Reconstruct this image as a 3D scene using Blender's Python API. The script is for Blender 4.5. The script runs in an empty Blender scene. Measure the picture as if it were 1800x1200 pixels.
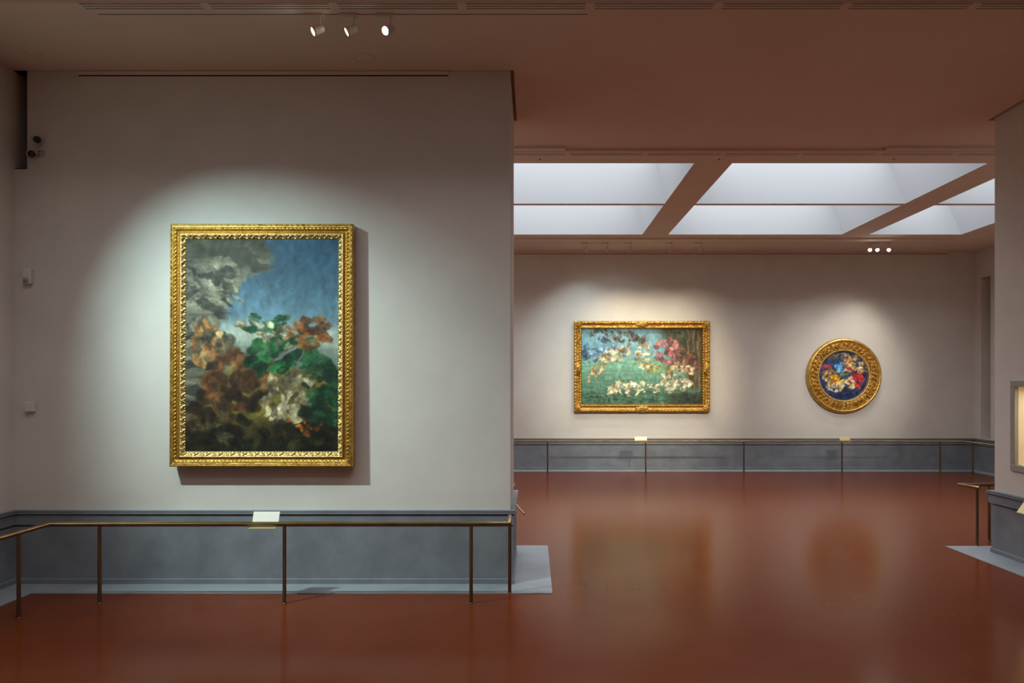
import bpy, math, random
import numpy as np
from mathutils import Vector, Matrix

PI = math.pi
random.seed(7)
sc = bpy.context.scene
COL = sc.collection

# ------------------------------------------------------------------ measures (metres)
CAM_Z = 1.93
F = 1250.0                      # focal length in pixels of the 1800 px wide frame
CEIL = 4.992
Y1 = 6.932                      # face of the near partition
YB = 8.20                       # rear face of the partitions
Y2 = 16.30                      # far wall
XL, XR = -5.052, 10.14          # left and right walls
XE = -0.216                     # end of the near partition
XP = 5.33                       # face of the right partition
YREAR = -3.5

def s2l(c):
    c = c / 255.0
    return c / 12.92 if c <= 0.04045 else ((c + 0.055) / 1.055) ** 2.4
def rgb(r, g, b):
    return (s2l(r), s2l(g), s2l(b), 1.0)

# ------------------------------------------------------------------ materials
def new_mat(name):
    m = bpy.data.materials.new(name)
    m.use_nodes = True
    nt = m.node_tree
    b = nt.nodes['Principled BSDF']
    return m, nt, b

def mat(name, col, rough=0.6, metal=0.0, var=0.0, scale=8.0, bump=0.0, bscale=60.0, col2=None, spec=0.5, stretch=None, rvar=0.0):
    m, nt, b = new_mat(name)
    N, L = nt.nodes, nt.links
    b.inputs['Roughness'].default_value = rough
    b.inputs['Metallic'].default_value = metal
    b.inputs['Specular IOR Level'].default_value = spec
    tc = N.new('ShaderNodeTexCoord')
    vec = tc.outputs['Object']
    if stretch:
        mp = N.new('ShaderNodeMapping'); mp.inputs['Scale'].default_value = stretch
        L.new(vec, mp.inputs['Vector']); vec = mp.outputs['Vector']
    no = N.new('ShaderNodeTexNoise'); no.inputs['Scale'].default_value = scale
    no.inputs['Detail'].default_value = 6.0; no.inputs['Roughness'].default_value = 0.6
    L.new(vec, no.inputs['Vector'])
    cr = N.new('ShaderNodeValToRGB')
    cr.color_ramp.elements[0].position = 0.3; cr.color_ramp.elements[1].position = 0.7
    if col2 is None:
        col2 = tuple(min(1, c * (1 + var)) for c in col[:3]) + (1,)
        col1 = tuple(c * (1 - var) for c in col[:3]) + (1,)
    else:
        col1 = col
    cr.color_ramp.elements[0].color = col1; cr.color_ramp.elements[1].color = col2
    L.new(no.outputs['Fac'], cr.inputs['Fac'])
    L.new(cr.outputs['Color'], b.inputs['Base Color'])
    if rvar:
        mr = N.new('ShaderNodeMapRange')
        mr.inputs['From Min'].default_value = 0.3; mr.inputs['From Max'].default_value = 0.7
        mr.inputs['To Min'].default_value = rough - rvar; mr.inputs['To Max'].default_value = rough + rvar
        L.new(no.outputs['Fac'], mr.inputs['Value']); L.new(mr.outputs['Result'], b.inputs['Roughness'])
    if bump:
        n2 = N.new('ShaderNodeTexNoise'); n2.inputs['Scale'].default_value = bscale; n2.inputs['Detail'].default_value = 4
        L.new(vec, n2.inputs['Vector'])
        bp = N.new('ShaderNodeBump'); bp.inputs['Strength'].default_value = bump; bp.inputs['Distance'].default_value = 0.01
        L.new(n2.outputs['Fac'], bp.inputs['Height']); L.new(bp.outputs['Normal'], b.inputs['Normal'])
    return m

def emit(name, col, strength):
    m, nt, b = new_mat(name)
    b.inputs['Base Color'].default_value = (0.8, 0.8, 0.8, 1)
    b.inputs['Emission Color'].default_value = col
    b.inputs['Emission Strength'].default_value = strength
    return m

M = {}
M['wall'] = mat('plaster_wall', (0.64, 0.592, 0.520, 1), 0.85, var=0.05, scale=1.6, bump=0.06, bscale=25, spec=0.2)
M['ceiling'] = mat('plaster_ceiling', (0.74, 0.60, 0.49, 1), 0.9, var=0.03, scale=1.2, bump=0.04, bscale=20, spec=0.15)
M['ceiltrim'] = mat('painted_ceiling_metal', (0.74, 0.60, 0.49, 1), 0.6, var=0.03, spec=0.3)
M['floor'] = mat('red_resin_floor', (0.136, 0.027, 0.006, 1), 0.18, col2=(0.158, 0.033, 0.008, 1), scale=2.5, bump=0.02, bscale=5, spec=0.13)
M['stone'] = mat('grey_stone', (0.150, 0.160, 0.172, 1), 0.62, col2=(0.225, 0.236, 0.250, 1), scale=3.0, bump=0.08, bscale=90, spec=0.3)
M['stonecap'] = mat('grey_stone_cap', (0.20, 0.21, 0.225, 1), 0.5, col2=(0.27, 0.285, 0.30, 1), scale=3.0, bump=0.05, bscale=90, spec=0.4)
M['kerb'] = mat('pale_stone', (0.22, 0.245, 0.265, 1), 0.5, col2=(0.31, 0.335, 0.355, 1), scale=2.2, bump=0.05, bscale=60, spec=0.4)
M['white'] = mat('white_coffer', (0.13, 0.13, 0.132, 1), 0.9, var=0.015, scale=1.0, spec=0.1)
# the coffers are stretched translucent cloth; an added glow evens out their darker side faces
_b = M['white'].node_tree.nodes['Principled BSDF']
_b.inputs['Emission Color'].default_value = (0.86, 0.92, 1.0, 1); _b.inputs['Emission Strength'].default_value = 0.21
M['bronze'] = mat('bronze_post', (0.15, 0.095, 0.055, 1), 0.42, metal=0.85, col2=(0.24, 0.15, 0.085, 1), scale=9, stretch=(1, 1, 0.25), bump=0.03)
M['brass'] = mat('brass_rail', (0.23, 0.155, 0.068, 1), 0.36, metal=0.9, col2=(0.36, 0.25, 0.115, 1), scale=6, bump=0.02)
M['brassplate'] = mat('brass_plate', (0.62, 0.50, 0.24, 1), 0.45, metal=0.35, var=0.06, scale=20)
M['card'] = mat('label_card', (0.80, 0.78, 0.66, 1), 0.6, var=0.02, scale=30, spec=0.3)
M['black'] = mat('black_void', (0.012, 0.010, 0.009, 1), 0.8, var=0.1)
M['darkglass'] = mat('camera_dome', (0.010, 0.010, 0.012, 1), 0.15, var=0.1)
M['whiteplastic'] = mat('white_plastic', (0.62, 0.60, 0.57, 1), 0.45, var=0.02, scale=30)
M['greyplastic'] = mat('grey_plastic', (0.30, 0.29, 0.29, 1), 0.5, var=0.02, scale=30)
M['beigeplastic'] = mat('beige_plastic', (0.45, 0.40, 0.33, 1), 0.5, var=0.03, scale=30)
M['lamp'] = mat('painted_lamp', (0.60, 0.52, 0.42, 1), 0.45, var=0.03, scale=30)
M['gold'] = mat('gilded_wood', (0.46, 0.24, 0.035, 1), 0.34, metal=0.85, col2=(0.80, 0.52, 0.13, 1), scale=18, bump=0.25, bscale=130, rvar=0.08)
M['golddark'] = mat('worn_gilding', (0.20, 0.075, 0.012, 1), 0.38, metal=0.75, col2=(0.80, 0.48, 0.10, 1), scale=38, bump=0.4, bscale=90, rvar=0.08)
M['goldcove'] = mat('rust_gilding', (0.30, 0.13, 0.012, 1), 0.42, metal=0.75, col2=(0.56, 0.29, 0.035, 1), scale=20, bump=0.3, bscale=90)
M['goldpale'] = mat('pale_gilding', (0.58, 0.38, 0.12, 1), 0.36, metal=0.8, col2=(0.86, 0.66, 0.28, 1), scale=30, bump=0.25, bscale=150)
M['caseframe'] = mat('display_frame', (0.33, 0.30, 0.27, 1), 0.45, var=0.04, scale=12)
M['cream'] = mat('cream_lining', (0.80, 0.70, 0.52, 1), 0.8, var=0.02, scale=4)
M['strip'] = mat('pale_strip', (0.42, 0.36, 0.27, 1), 0.6, var=0.05)

def glass_mat():
    m, nt, b = new_mat('case_glass')
    N, L = nt.nodes, nt.links
    out = N['Material Output']; N.remove(b)
    tr = N.new('ShaderNodeBsdfTransparent'); gl = N.new('ShaderNodeBsdfGlossy'); gl.inputs['Roughness'].default_value = 0.02
    fr = N.new('ShaderNodeFresnel'); fr.inputs['IOR'].default_value = 1.2
    mx = N.new('ShaderNodeMixShader')
    ge = N.new('ShaderNodeNewGeometry'); sb = N.new('ShaderNodeMath'); sb.operation = 'SUBTRACT'; sb.inputs[0].default_value = 1.0
    ml = N.new('ShaderNodeMath'); ml.operation = 'MULTIPLY'
    L.new(ge.outputs['Backfacing'], sb.inputs[1]); L.new(sb.outputs[0], ml.inputs[0]); L.new(fr.outputs['Fac'], ml.inputs[1])
    L.new(ml.outputs[0], mx.inputs['Fac']); L.new(tr.outputs[0], mx.inputs[1]); L.new(gl.outputs[0], mx.inputs[2])
    L.new(mx.outputs[0], out.inputs['Surface'])
    return m
M['glass'] = glass_mat()

# ------------------------------------------------------------------ mesh builder
class MB:
    def __init__(s): s.v = []; s.f = []; s.smooth = []
    def add(s, vs, fs, smooth=False):
        o = len(s.v); s.v += [tuple(v) for v in vs]
        s.f += [tuple(i + o for i in f) for f in fs]; s.smooth += [smooth] * len(fs)
    def box(s, x0, x1, y0, y1, z0, z1):
        vs = [(x0,y0,z0),(x1,y0,z0),(x1,y1,z0),(x0,y1,z0),(x0,y0,z1),(x1,y0,z1),(x1,y1,z1),(x0,y1,z1)]
        s.add(vs, [(0,3,2,1),(4,5,6,7),(0,1,5,4),(1,2,6,5),(2,3,7,6),(3,0,4,7)])
    def bbox(s, x0, x1, y0, y1, z0, z1, b=0.003):
        # box with chamfered edges
        c = Vector(((x0+x1)/2, (y0+y1)/2, (z0+z1)/2)); h = Vector(((x1-x0)/2, (y1-y0)/2, (z1-z0)/2))
        idx = {}; vs = []
        for sx in (-1,1):
            for sy in (-1,1):
                for sz in (-1,1):
                    for ax in range(3):
                        p = [h[0]-b, h[1]-b, h[2]-b]; p[ax] = h[ax]
                        idx[(sx,sy,sz,ax)] = len(vs)
                        vs.append((c[0]+sx*p[0], c[1]+sy*p[1], c[2]+sz*p[2]))
        fs = []
        S = (-1,1)
        def q(*k): return [idx[i] for i in k]
        for sg in S:
            f = q((sg,-1,-1,0),(sg,1,-1,0),(sg,1,1,0),(sg,-1,1,0)); fs.append(f if sg>0 else f[::-1])
            f = q((-1,sg,-1,1),(-1,sg,1,1),(1,sg,1,1),(1,sg,-1,1)); fs.append(f if sg>0 else f[::-1])
            f = q((-1,-1,sg,2),(1,-1,sg,2),(1,1,sg,2),(-1,1,sg,2)); fs.append(f if sg>0 else f[::-1])
        for a in S:
            for d in S:
                fs.append(q((a,d,-1,0),(a,d,-1,1),(a,d,1,1),(a,d,1,0)) if a*d<0 else q((a,d,-1,1),(a,d,-1,0),(a,d,1,0),(a,d,1,1)))
                fs.append(q((a,-1,d,0),(a,-1,d,2),(a,1,d,2),(a,1,d,0)))
                fs.append(q((-1,a,d,1),(-1,a,d,2),(1,a,d,2),(1,a,d,1)))
        for a in S:
            for d in S:
                for e in S:
                    fs.append(q((a,d,e,0),(a,d,e,1),(a,d,e,2)))
        s.add(vs, fs)
    def tube(s, pts, r, n=16, caps=True, smooth=True):
        pts = [Vector(p) for p in pts]; rings = []
        up = Vector((0,0,1))
        rr = r if isinstance(r, (list, tuple)) else [r]*len(pts)
        vs = []
        for i, p in enumerate(pts):
            if i == 0: t = (pts[1]-p).normalized(); k = 1
            elif i == len(pts)-1: t = (p-pts[i-1]).normalized(); k = 1
            else:
                a = (p-pts[i-1]).normalized(); b = (pts[i+1]-p).normalized(); t = (a+b).normalized()
                k = 1/max(0.3, t.dot(a))
            ref = up if abs(t.z) < 0.95 else Vector((0,1,0))
            u = t.cross(ref).normalized(); w = u.cross(t).normalized()
            if abs(t.z) < 0.95: ku, kw = k, 1
            else: ku, kw = 1, 1
            for j in range(n):
                a = 2*PI*j/n
                vs.append(p + u*math.cos(a)*rr[i]*ku + w*math.sin(a)*rr[i]*kw)
        fs = []
        for i in range(len(pts)-1):
            for j in range(n):
                fs.append((i*n+j, i*n+(j+1)%n, (i+1)*n+(j+1)%n, (i+1)*n+j))
        s.add(vs, fs, smooth)
        if caps:
            s.add(vs[:n], [tuple(range(n))[::-1]]); s.add(vs[-n:], [tuple(range(n))])
    def lathe(s, prof, n=32, axis='z', c=(0,0,0), smooth=True):
        vs = []
        for r, h in prof:
            for j in range(n):
                a = 2*PI*j/n
                x, y, z = r*math.cos(a), r*math.sin(a), h
                vs.append((c[0]+x, c[1]+y, c[2]+z))
        fs = []
        for i in range(len(prof)-1):
            for j in range(n):
                fs.append((i*n+j, i*n+(j+1)%n, (i+1)*n+(j+1)%n, (i+1)*n+j))
        s.add(vs, fs, smooth)
    def xform(s, mtx):
        s.v = [tuple(mtx @ Vector(v)) for v in s.v]; return s
    def build(s, name, m, parent=None):
        me = bpy.data.meshes.new(name); me.from_pydata(s.v, [], s.f)
        me.polygons.foreach_set('use_smooth', s.smooth); me.update()
        me.materials.append(m)
        o = bpy.data.objects.new(name, me); COL.objects.link(o)
        if parent: o.parent = parent
        return o

def thing(name, label, cat, loc=(0,0,0), group=None, rot=(0,0,0)):
    o = bpy.data.objects.new(name, None); COL.objects.link(o)
    o.empty_display_size = 0.1
    o.location = loc; o.rotation_euler = rot
    o['label'] = label; o['category'] = cat
    if group: o['group'] = group
    return o
def struct(name, mb, m, parent=None):
    o = mb.build(name, m, parent); o['kind'] = 'structure'; return o
def dup(root, loc, label, group=None):
    def cp(o, par):
        c = o.copy(); COL.objects.link(c); c.parent = par
        for ch in list(o.children): cp(ch, c)
        return c
    kids = list(root.children)
    r = root.copy(); COL.objects.link(r); r.location = loc; r['label'] = label
    if group: r['group'] = group
    for ch in kids: cp(ch, r)
    return r

# ------------------------------------------------------------------ floor, walls
b = MB(); b.box(XL-0.2, XR+0.2, YREAR-0.2, Y2+0.2, -0.2, 0.0); struct('floor', b, M['floor'])
b = MB(); b.box(XL-0.2, XL, YREAR, Y2+0.2, 0, CEIL+0.2); struct('wall_left', b, M['wall'])
b = MB(); b.box(XL, XR+0.9, Y2, Y2+0.2, 0, CEIL+0.2); struct('wall_back', b, M['wall'])
b = MB(); b.box(XL, XP+1.3, YREAR-0.2, YREAR, 0, CEIL+0.2); struct('wall_rear', b, M['wall'])

# right wall of the far room with a tall recess
b = MB()
RY0, RY1, RZ0, RZ1 = 15.74, 16.08, 0.72, 4.36
b.box(XR, XR+0.6, YB-0.4, RY0, 0, CEIL+0.2)
b.box(XR, XR+0.6, RY1, Y2, 0, CEIL+0.2)
b.box(XR, XR+0.6, RY0, RY1, 0, RZ0)
b.box(XR, XR+0.6, RY0, RY1, RZ1, CEIL+0.2)
b.box(XR+0.6, XR+0.7, RY0-0.1, RY1+0.1, RZ0-0.1, RZ1+0.1)
struct('wall_right', b, M['wall'])
b = MB(); b.box(XP+1.3, XR, YB-0.4, YB-0.2, 0, CEIL+0.2); struct('wall_side', b, M['wall'])

# near partition (an L outline: the upper left corner is notched)
XN, ZN = -4.925, 4.037
prof = [(XL,0),(XE,0),(XE,CEIL+0.12),(XN,CEIL+0.12),(XN,ZN),(XL,ZN)]
vs = [(x,Y1,z) for x,z in prof] + [(x,YB,z) for x,z in prof]
n = len(prof)
b = MB(); b.add(vs, [tuple(range(n)), tuple(range(2*n-1,n-1,-1))] + [(i,i+n,(i+1)%n+n,(i+1)%n) for i in range(n)])
struct('wall_front', b, M['wall'])
b = MB(); b.box(XL, XN, Y1+0.22, Y1+0.24, ZN, CEIL+0.1); b.box(XL+0.002, XN-0.002, Y1+0.004, Y1+0.22, ZN, ZN+0.012)  # black sheets stand in for the darkness inside the notch
b.box(XN-0.006, XN-0.001, Y1+0.003, Y1+0.22, ZN, CEIL)
struct('trim_1', b, M['black'])

# right partition with the opening of a display case
NY0, NY1, NZ0, NZ1 = 6.45, 7.845, 1.045, 1.925
ND = 0.42
b = MB()
b.box(XP, XP+1.3, NY1, YB, 0, CEIL+0.12)
b.box(XP, XP+1.3, YREAR, NY0, 0, CEIL+0.12)
b.box(XP, XP+1.3, NY0, NY1, 0, NZ0)
b.box(XP, XP+1.3, NY0, NY1, NZ1, CEIL+0.12)
b.box(XP+ND+0.03, XP+1.3, NY0, NY1, NZ0, NZ1)
struct('wall_pier', b, M['wall'])

# ------------------------------------------------------------------ skylight layout
ROWS_FAR = [(9.81, 11.985), (12.11, 14.44)]
BAYS_FAR = [(-5.00+0.35, -1.84), (-1.32, 2.23), (2.755, 6.28), (6.84, 8.71)]
ROWS_NEAR = [(0.70, 2.92), (3.04, 5.30)]
BAYS_NEAR = [(-4.45, -1.84), (-1.32, 2.23)]
holes = []
for ry in ROWS_FAR:
    for bx in BAYS_FAR: holes.append((bx[0], bx[1], ry[0], ry[1], 0))
for ry in ROWS_NEAR:
    for bx in BAYS_NEAR: holes.append((bx[0], bx[1], ry[0], ry[1], 0))
# shadow gaps round the heads of the partitions
holes.append((XL, XE+0.034, Y1-0.012, YB+0.035, 1))
holes.append((XP-0.065, XP+1.3, YREAR, YB+0.03, 1))

xs = sorted({XL, XR+0.1} | {h[0] for h in holes} | {h[1] for h in holes})
ys = sorted({YREAR, Y2} | {h[2] for h in holes} | {h[3] for h in holes})
def hole_at(x, y):
    for h in holes:
        if h[0] < x < h[1] and h[2] < y < h[3]: return h[4]
    return None
b = MB()
def cellk(i, j):
    if i < 0 or j < 0 or i >= len(xs)-1 or j >= len(ys)-1: return 'out'
    k = hole_at((xs[i]+xs[i+1])/2, (ys[j]+ys[j+1])/2)
    return 'solid' if k is None else k
HGT = {0: 0.0015, 1: 0.12}
for i in range(len(xs)-1):
    for j in range(len(ys)-1):
        x0, x1, y0, y1 = xs[i], xs[i+1], ys[j], ys[j+1]
        k = cellk(i, j)
        if k == 'solid':
            b.add([(x0,y0,CEIL),(x0,y1,CEIL),(x1,y1,CEIL),(x1,y0,CEIL)], [(0,1,2,3)])
        else:
            H = CEIL + HGT[k]
            if k == 1: b.add([(x0,y0,H),(x0,y1,H),(x1,y1,H),(x1,y0,H)], [(0,1,2,3)])
            for di, dj, e in ((-1,0,((x0,y0),(x0,y1))),(1,0,((x1,y1),(x1,y0))),(0,-1,((x1,y0),(x0,y0))),(0,1,((x0,y1),(x1,y1)))):
                if cellk(i+di, j+dj) in ('solid', 'out'):
                    (ax,ay),(bx_,by_) = e
                    b.add([(ax,ay,CEIL),(bx_,by_,CEIL),(bx_,by_,H),(ax,ay,H)], [(0,1,2,3)])
struct('ceiling', b, M['ceiling'])

# skylight coffers: white leaning shafts under daylight panes
SH = 1.0
def coffer(i, x0, x1, y0, y1, pane_mat):
    e = 0.0
    z0, z1 = CEIL+0.0, CEIL+SH
    dy, ins = 0.50*SH, 0.085*SH
    t = [(x0+ins, y0+dy), (x1-ins, y0+dy), (x1-ins, y1+dy), (x0+ins, y1+dy)]
    l = [(x0-e, y0), (x1, y0), (x1, y1), (x0-e, y1)]
    m = MB()
    vs = [(x,y,z0+0.001) for x,y in l] + [(x,y,z1) for x,y in t]
    m.add(vs, [(0,4,5,1),(1,5,6,2),(2,6,7,3),(3,7,4,0)])
    w = struct('window_%d' % i, m, M['white'])
    p = MB()
    p.add([(x,y,z1+0.002) for x,y in t], [(0,3,2,1)][::-1])
    o = p.build('window_pane', pane_mat, w); o['kind'] = 'structure'
SKY_FAR, SKY_NEAR = 6.2, 4.2
pane_far = emit('daylight_pane_far', (0.90, 0.94, 1.0, 1), SKY_FAR)
pane_near = emit('daylight_pane_near', (0.95, 0.96, 1.0, 1), SKY_NEAR)
wi = 1
for h in holes[:-2]:
    coffer(wi, h[0], h[1], h[2], h[3], pane_far if h[2] > 9 else pane_near); wi += 1

# proud bars round the skylights that carry the vents
def bar(i, *a):
    m = MB(); m.box(*a); return struct('trim_%d' % i, m, M['ceiltrim'])
ZB = CEIL-0.035
bar(2, XL, XP-0.065, 5.630, 5.728, ZB, CEIL)
bar(3, XL, 8.81, 14.78, 14.96, ZB, CEIL)
bar(4, XL, 9.0, 9.20, 9.50, ZB, CEIL)
bar(5, 9.0, 9.20, 9.70, 14.62, ZB, CEIL)

# ------------------------------------------------------------------ wainscots and kerbs
WPROF = [(0.040,0.0),(0.040,0.050),(0.030,0.057),(0.030,0.556),(0.010,0.558),(0.010,0.574),(0.036,0.577),(0.036,0.672),
         (0.020,0.673),(0.020,0.682),(0.050,0.683),(0.050,0.697),(0.044,0.701),(0.050,0.706),(0.050,0.716),(0.0,0.716)]
def wainscot(name, path, side, m=None, prof=WPROF):
    # path: list of (x,y) on the wall face; side=+1 offsets to the right-hand side of travel
    n = len(path); P = [Vector((p[0], p[1])) for p in path]
    offs = []
    for i in range(n):
        ds = []
        if i > 0: ds.append((P[i]-P[i-1]).normalized())
        if i < n-1: ds.append((P[i+1]-P[i]).normalized())
        ns = [Vector((d.y, -d.x))*side for d in ds]
        if len(ns) == 1: offs.append(ns[0])
        else:
            a = (ns[0]+ns[1]); offs.append(a / (a.dot(ns[0])))
    mb = MB(); k = len(prof)
    for i in range(n-1):
        vs = []
        for j in (i, i+1):
            for o, z in prof: q = P[j] + offs[j]*o; vs.append((q.x, q.y, z))
        mb.add(vs, [(a, a+1, a+1+k, a+k) for a in range(k-1)])
    return struct(name, mb, m or M['stone'])
wainscot('baseboard_front', [(XL, YREAR), (XL, Y1), (XE, Y1), (XE, YB), (XL, YB)], 1)
wainscot('baseboard_back', [(XL, YB), (XL, Y2), (XR, Y2), (XR, YB-0.2)], 1)
PIERPROF = [(o*1.25 if z > 0.57 else o*0.8, z) for o, z in WPROF]
wainscot('baseboard_pier', [(XP, YREAR), (XP, YB), (XP+1.3, YB)], -1, prof=PIERPROF)

def kerb(i, rects):
    m = MB()
    for x0, x1, y0, y1 in rects:
        m.box(x0, x1, y0, y1, -0.02, 0.006)
    return struct('trim_%d' % i, m, M['kerb'])
kerb(6, [(-4.645, 0.185, 6.591, Y1+0.01), (XE-0.01, 0.185, Y1+0.01, YB-0.01), (XL, 0.185, YB-0.01, 8.555), (XL, -4.645, YREAR, Y1)])
kerb(7, [(XL, 9.81, 15.87, Y2), (9.81, XR, YB, Y2)])
kerb(8, [(4.945, XP+0.01, YREAR, 8.525), (XP+0.01, XP+1.3, YB-0.01, 8.525)])

# ------------------------------------------------------------------ railings
ZR, RR = 0.704, 0.0205
def railing(label, path, posts, group='brass barrier railings along the walls', post_r=0.0165):
    t = thing('railing', label, 'railing', (posts[0][0], posts[0][1], 0), group)
    off = Vector((posts[0][0], posts[0][1], 0))
    m = MB()
    m.tube([Vector((x, y, ZR))-off for x, y in path], RR, 16)
    m.build('handrail', M['brass'], t)
    for i, (x, y) in enumerate(posts):
        m = MB()
        m.tube([Vector((x, y, 0.0))-off, Vector((x, y, ZR-0.012))-off], post_r, 14)
        p = m.build('post', M['bronze'], t)
        c = MB(); c.lathe([(0.0, 0.010), (0.021, 0.010), (0.023, 0.006), (0.023, 0.0)], 18, c=(x-off.x, y-off.y, 0.0))
        c.build('base_collar', M['bronze'], p)
    return t
railing('long brass railing with four visible posts in front of the tall upright painting',
        [(-4.275, 1.0), (-4.275, 6.29), (-0.212, 6.29), (-0.212, 6.64)],
        [(-3.829, 6.29), (-2.194, 6.29), (-0.543, 6.29), (-0.212, 6.61), (-4.262, 5.90), (-4.27, 4.2), (-4.27, 2.5)])
fp = [(962.5-936)/F*15.6 + 2.153*k for k in range(-2, 5)]
railing('far brass railing running below the wide painting and the round painting',
        [(-4.6, 15.6), (9.47, 15.6), (9.47, 9.2)],
        [(x, 15.6) for x in fp] + [(9.455, 15.27), (9.47, 13.2), (9.47, 11.2)])
railing('short brass railing stub with two posts behind the right-hand wall',
        [(7.6, 8.79), (5.275, 8.785), (5.345, 8.50)],
        [(5.345, 8.545), (5.645, 8.79), (7.2, 8.79)])
railing('brass railing end barely peeking past the rear edge of the near wall',
        [(-4.6, 8.80), (-0.235, 8.80), (-0.235, 8.54)],
        [(-0.235, 8.56), (-0.9, 8.80), (-2.5, 8.80), (-4.1, 8.80)])
railing('brass railing along the right-hand wall, mostly beyond the picture edge',
        [(4.84, 1.0), (4.84, 6.96), (5.15, 6.96)],
        [(5.10, 6.96), (4.84, 5.6), (4.84, 4.0), (4.84, 2.4)])

# ------------------------------------------------------------------ label plates on the rails
def label_plate(label, loc, rotz, width, plate_m, face_m, pr=((-0.050, -0.029), (0.030, -0.026), (0.078, 0.096))):
    t = thing('label_plate', label, 'label', loc, 'tilted picture labels on the railings', (0, 0, rotz))
    # local: -y towards the viewer, origin on the rail axis
    w = width/2; th = 0.003
    m = MB()
    def slab(a, c):
        d = Vector((c[0]-a[0], c[1]-a[1])).normalized(); nrm = Vector((d.y, -d.x))*th
        vs = []
        for x in (-w, w):
            vs += [(x, a[0], a[1]), (x, c[0], c[1]), (x, c[0]+nrm.x, c[1]+nrm.y), (x, a[0]+nrm.x, a[1]+nrm.y)]
        m.add(vs, [(0,1,2,3),(7,6,5,4),(0,4,5,1),(1,5,6,2),(2,6,7,3),(3,7,4,0)])
    slab(pr[0], pr[1]); slab(pr[1], pr[2])
    m.build('bracket', plate_m, t)
    m = MB()
    a, c = Vector(pr[1]), Vector(pr[2]); d = (c-a).normalized(); nn = Vector((-d.y, d.x))
    a2 = a + d*0.004 + nn*0.0006; c2 = c - d*0.002 + nn*0.0006; w2 = w-0.002
    vs = [(-w2, a2.x, a2.y), (w2, a2.x, a2.y), (w2, c2.x, c2.y), (-w2, c2.x, c2.y)]
    a3 = a2 + nn*0.0012; c3 = c2 + nn*0.0012
    vs += [(-w2, a3.x, a3.y), (w2, a3.x, a3.y), (w2, c3.x, c3.y), (-w2, c3.x, c3.y)]
    m.add(vs, [(3,2,1,0),(4,5,6,7),(0,1,5,4),(1,2,6,5),(2,3,7,6),(3,0,4,7)])
    m.build('card', face_m, t)
    return t
label_plate('cream tilted label on the near railing below the tall upright painting', (-2.378, 6.29, ZR), 0, 0.236, M['brassplate'], M['card'])
label_plate('bright white tilted label on the far railing below the wide painting', (2.385, 15.6, ZR), 0, 0.27, M['brassplate'], M['card'])
label_plate('tilted label tinted dull as if unlit on the far railing below the round painting', (6.88, 15.6, ZR), 0, 0.23, M['brassplate'], M['brassplate'])  # brass colour on the card stands in for its lack of direct light
label_plate('brass tilted label cut off by the right picture edge below the lit display case', (4.835, 6.88, ZR), -PI/2, 0.30, M['brassplate'], M['brassplate'], ((-0.032, -0.036), (-0.052, -0.030), (0.040, 0.097)))

# ------------------------------------------------------------------ paintings
def vnoise(x, y, seed=0):
    xi = np.floor(x).astype(np.int64); yi = np.floor(y).astype(np.int64)
    xf = x-xi; yf = y-yi
    def h(a, c):
        k = (a*374761393 + c*668265263 + seed*974634777) & 0x7fffffff
        k = ((k ^ (k >> 13)) * 1274126177) & 0x7fffffff
        return ((k ^ (k >> 16)) & 0xffff) / 65535.0
    u = xf*xf*(3-2*xf); v = yf*yf*(3-2*yf)
    return (h(xi,yi)*(1-u)+h(xi+1,yi)*u)*(1-v) + (h(xi,yi+1)*(1-u)+h(xi+1,yi+1)*u)*v
def fbm(x, y, seed=0, o=4):
    r = 0; a = 0.5
    for i in range(o):
        r = r + a*(vnoise(x*2**i, y*2**i, seed+i*13)-0.5)*2; a *= 0.5
    return r
def lin(c):
    c = np.asarray(c, float)/255.0
    return np.where(c <= 0.04045, c/12.92, ((c+0.055)/1.055)**2.4)

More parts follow.
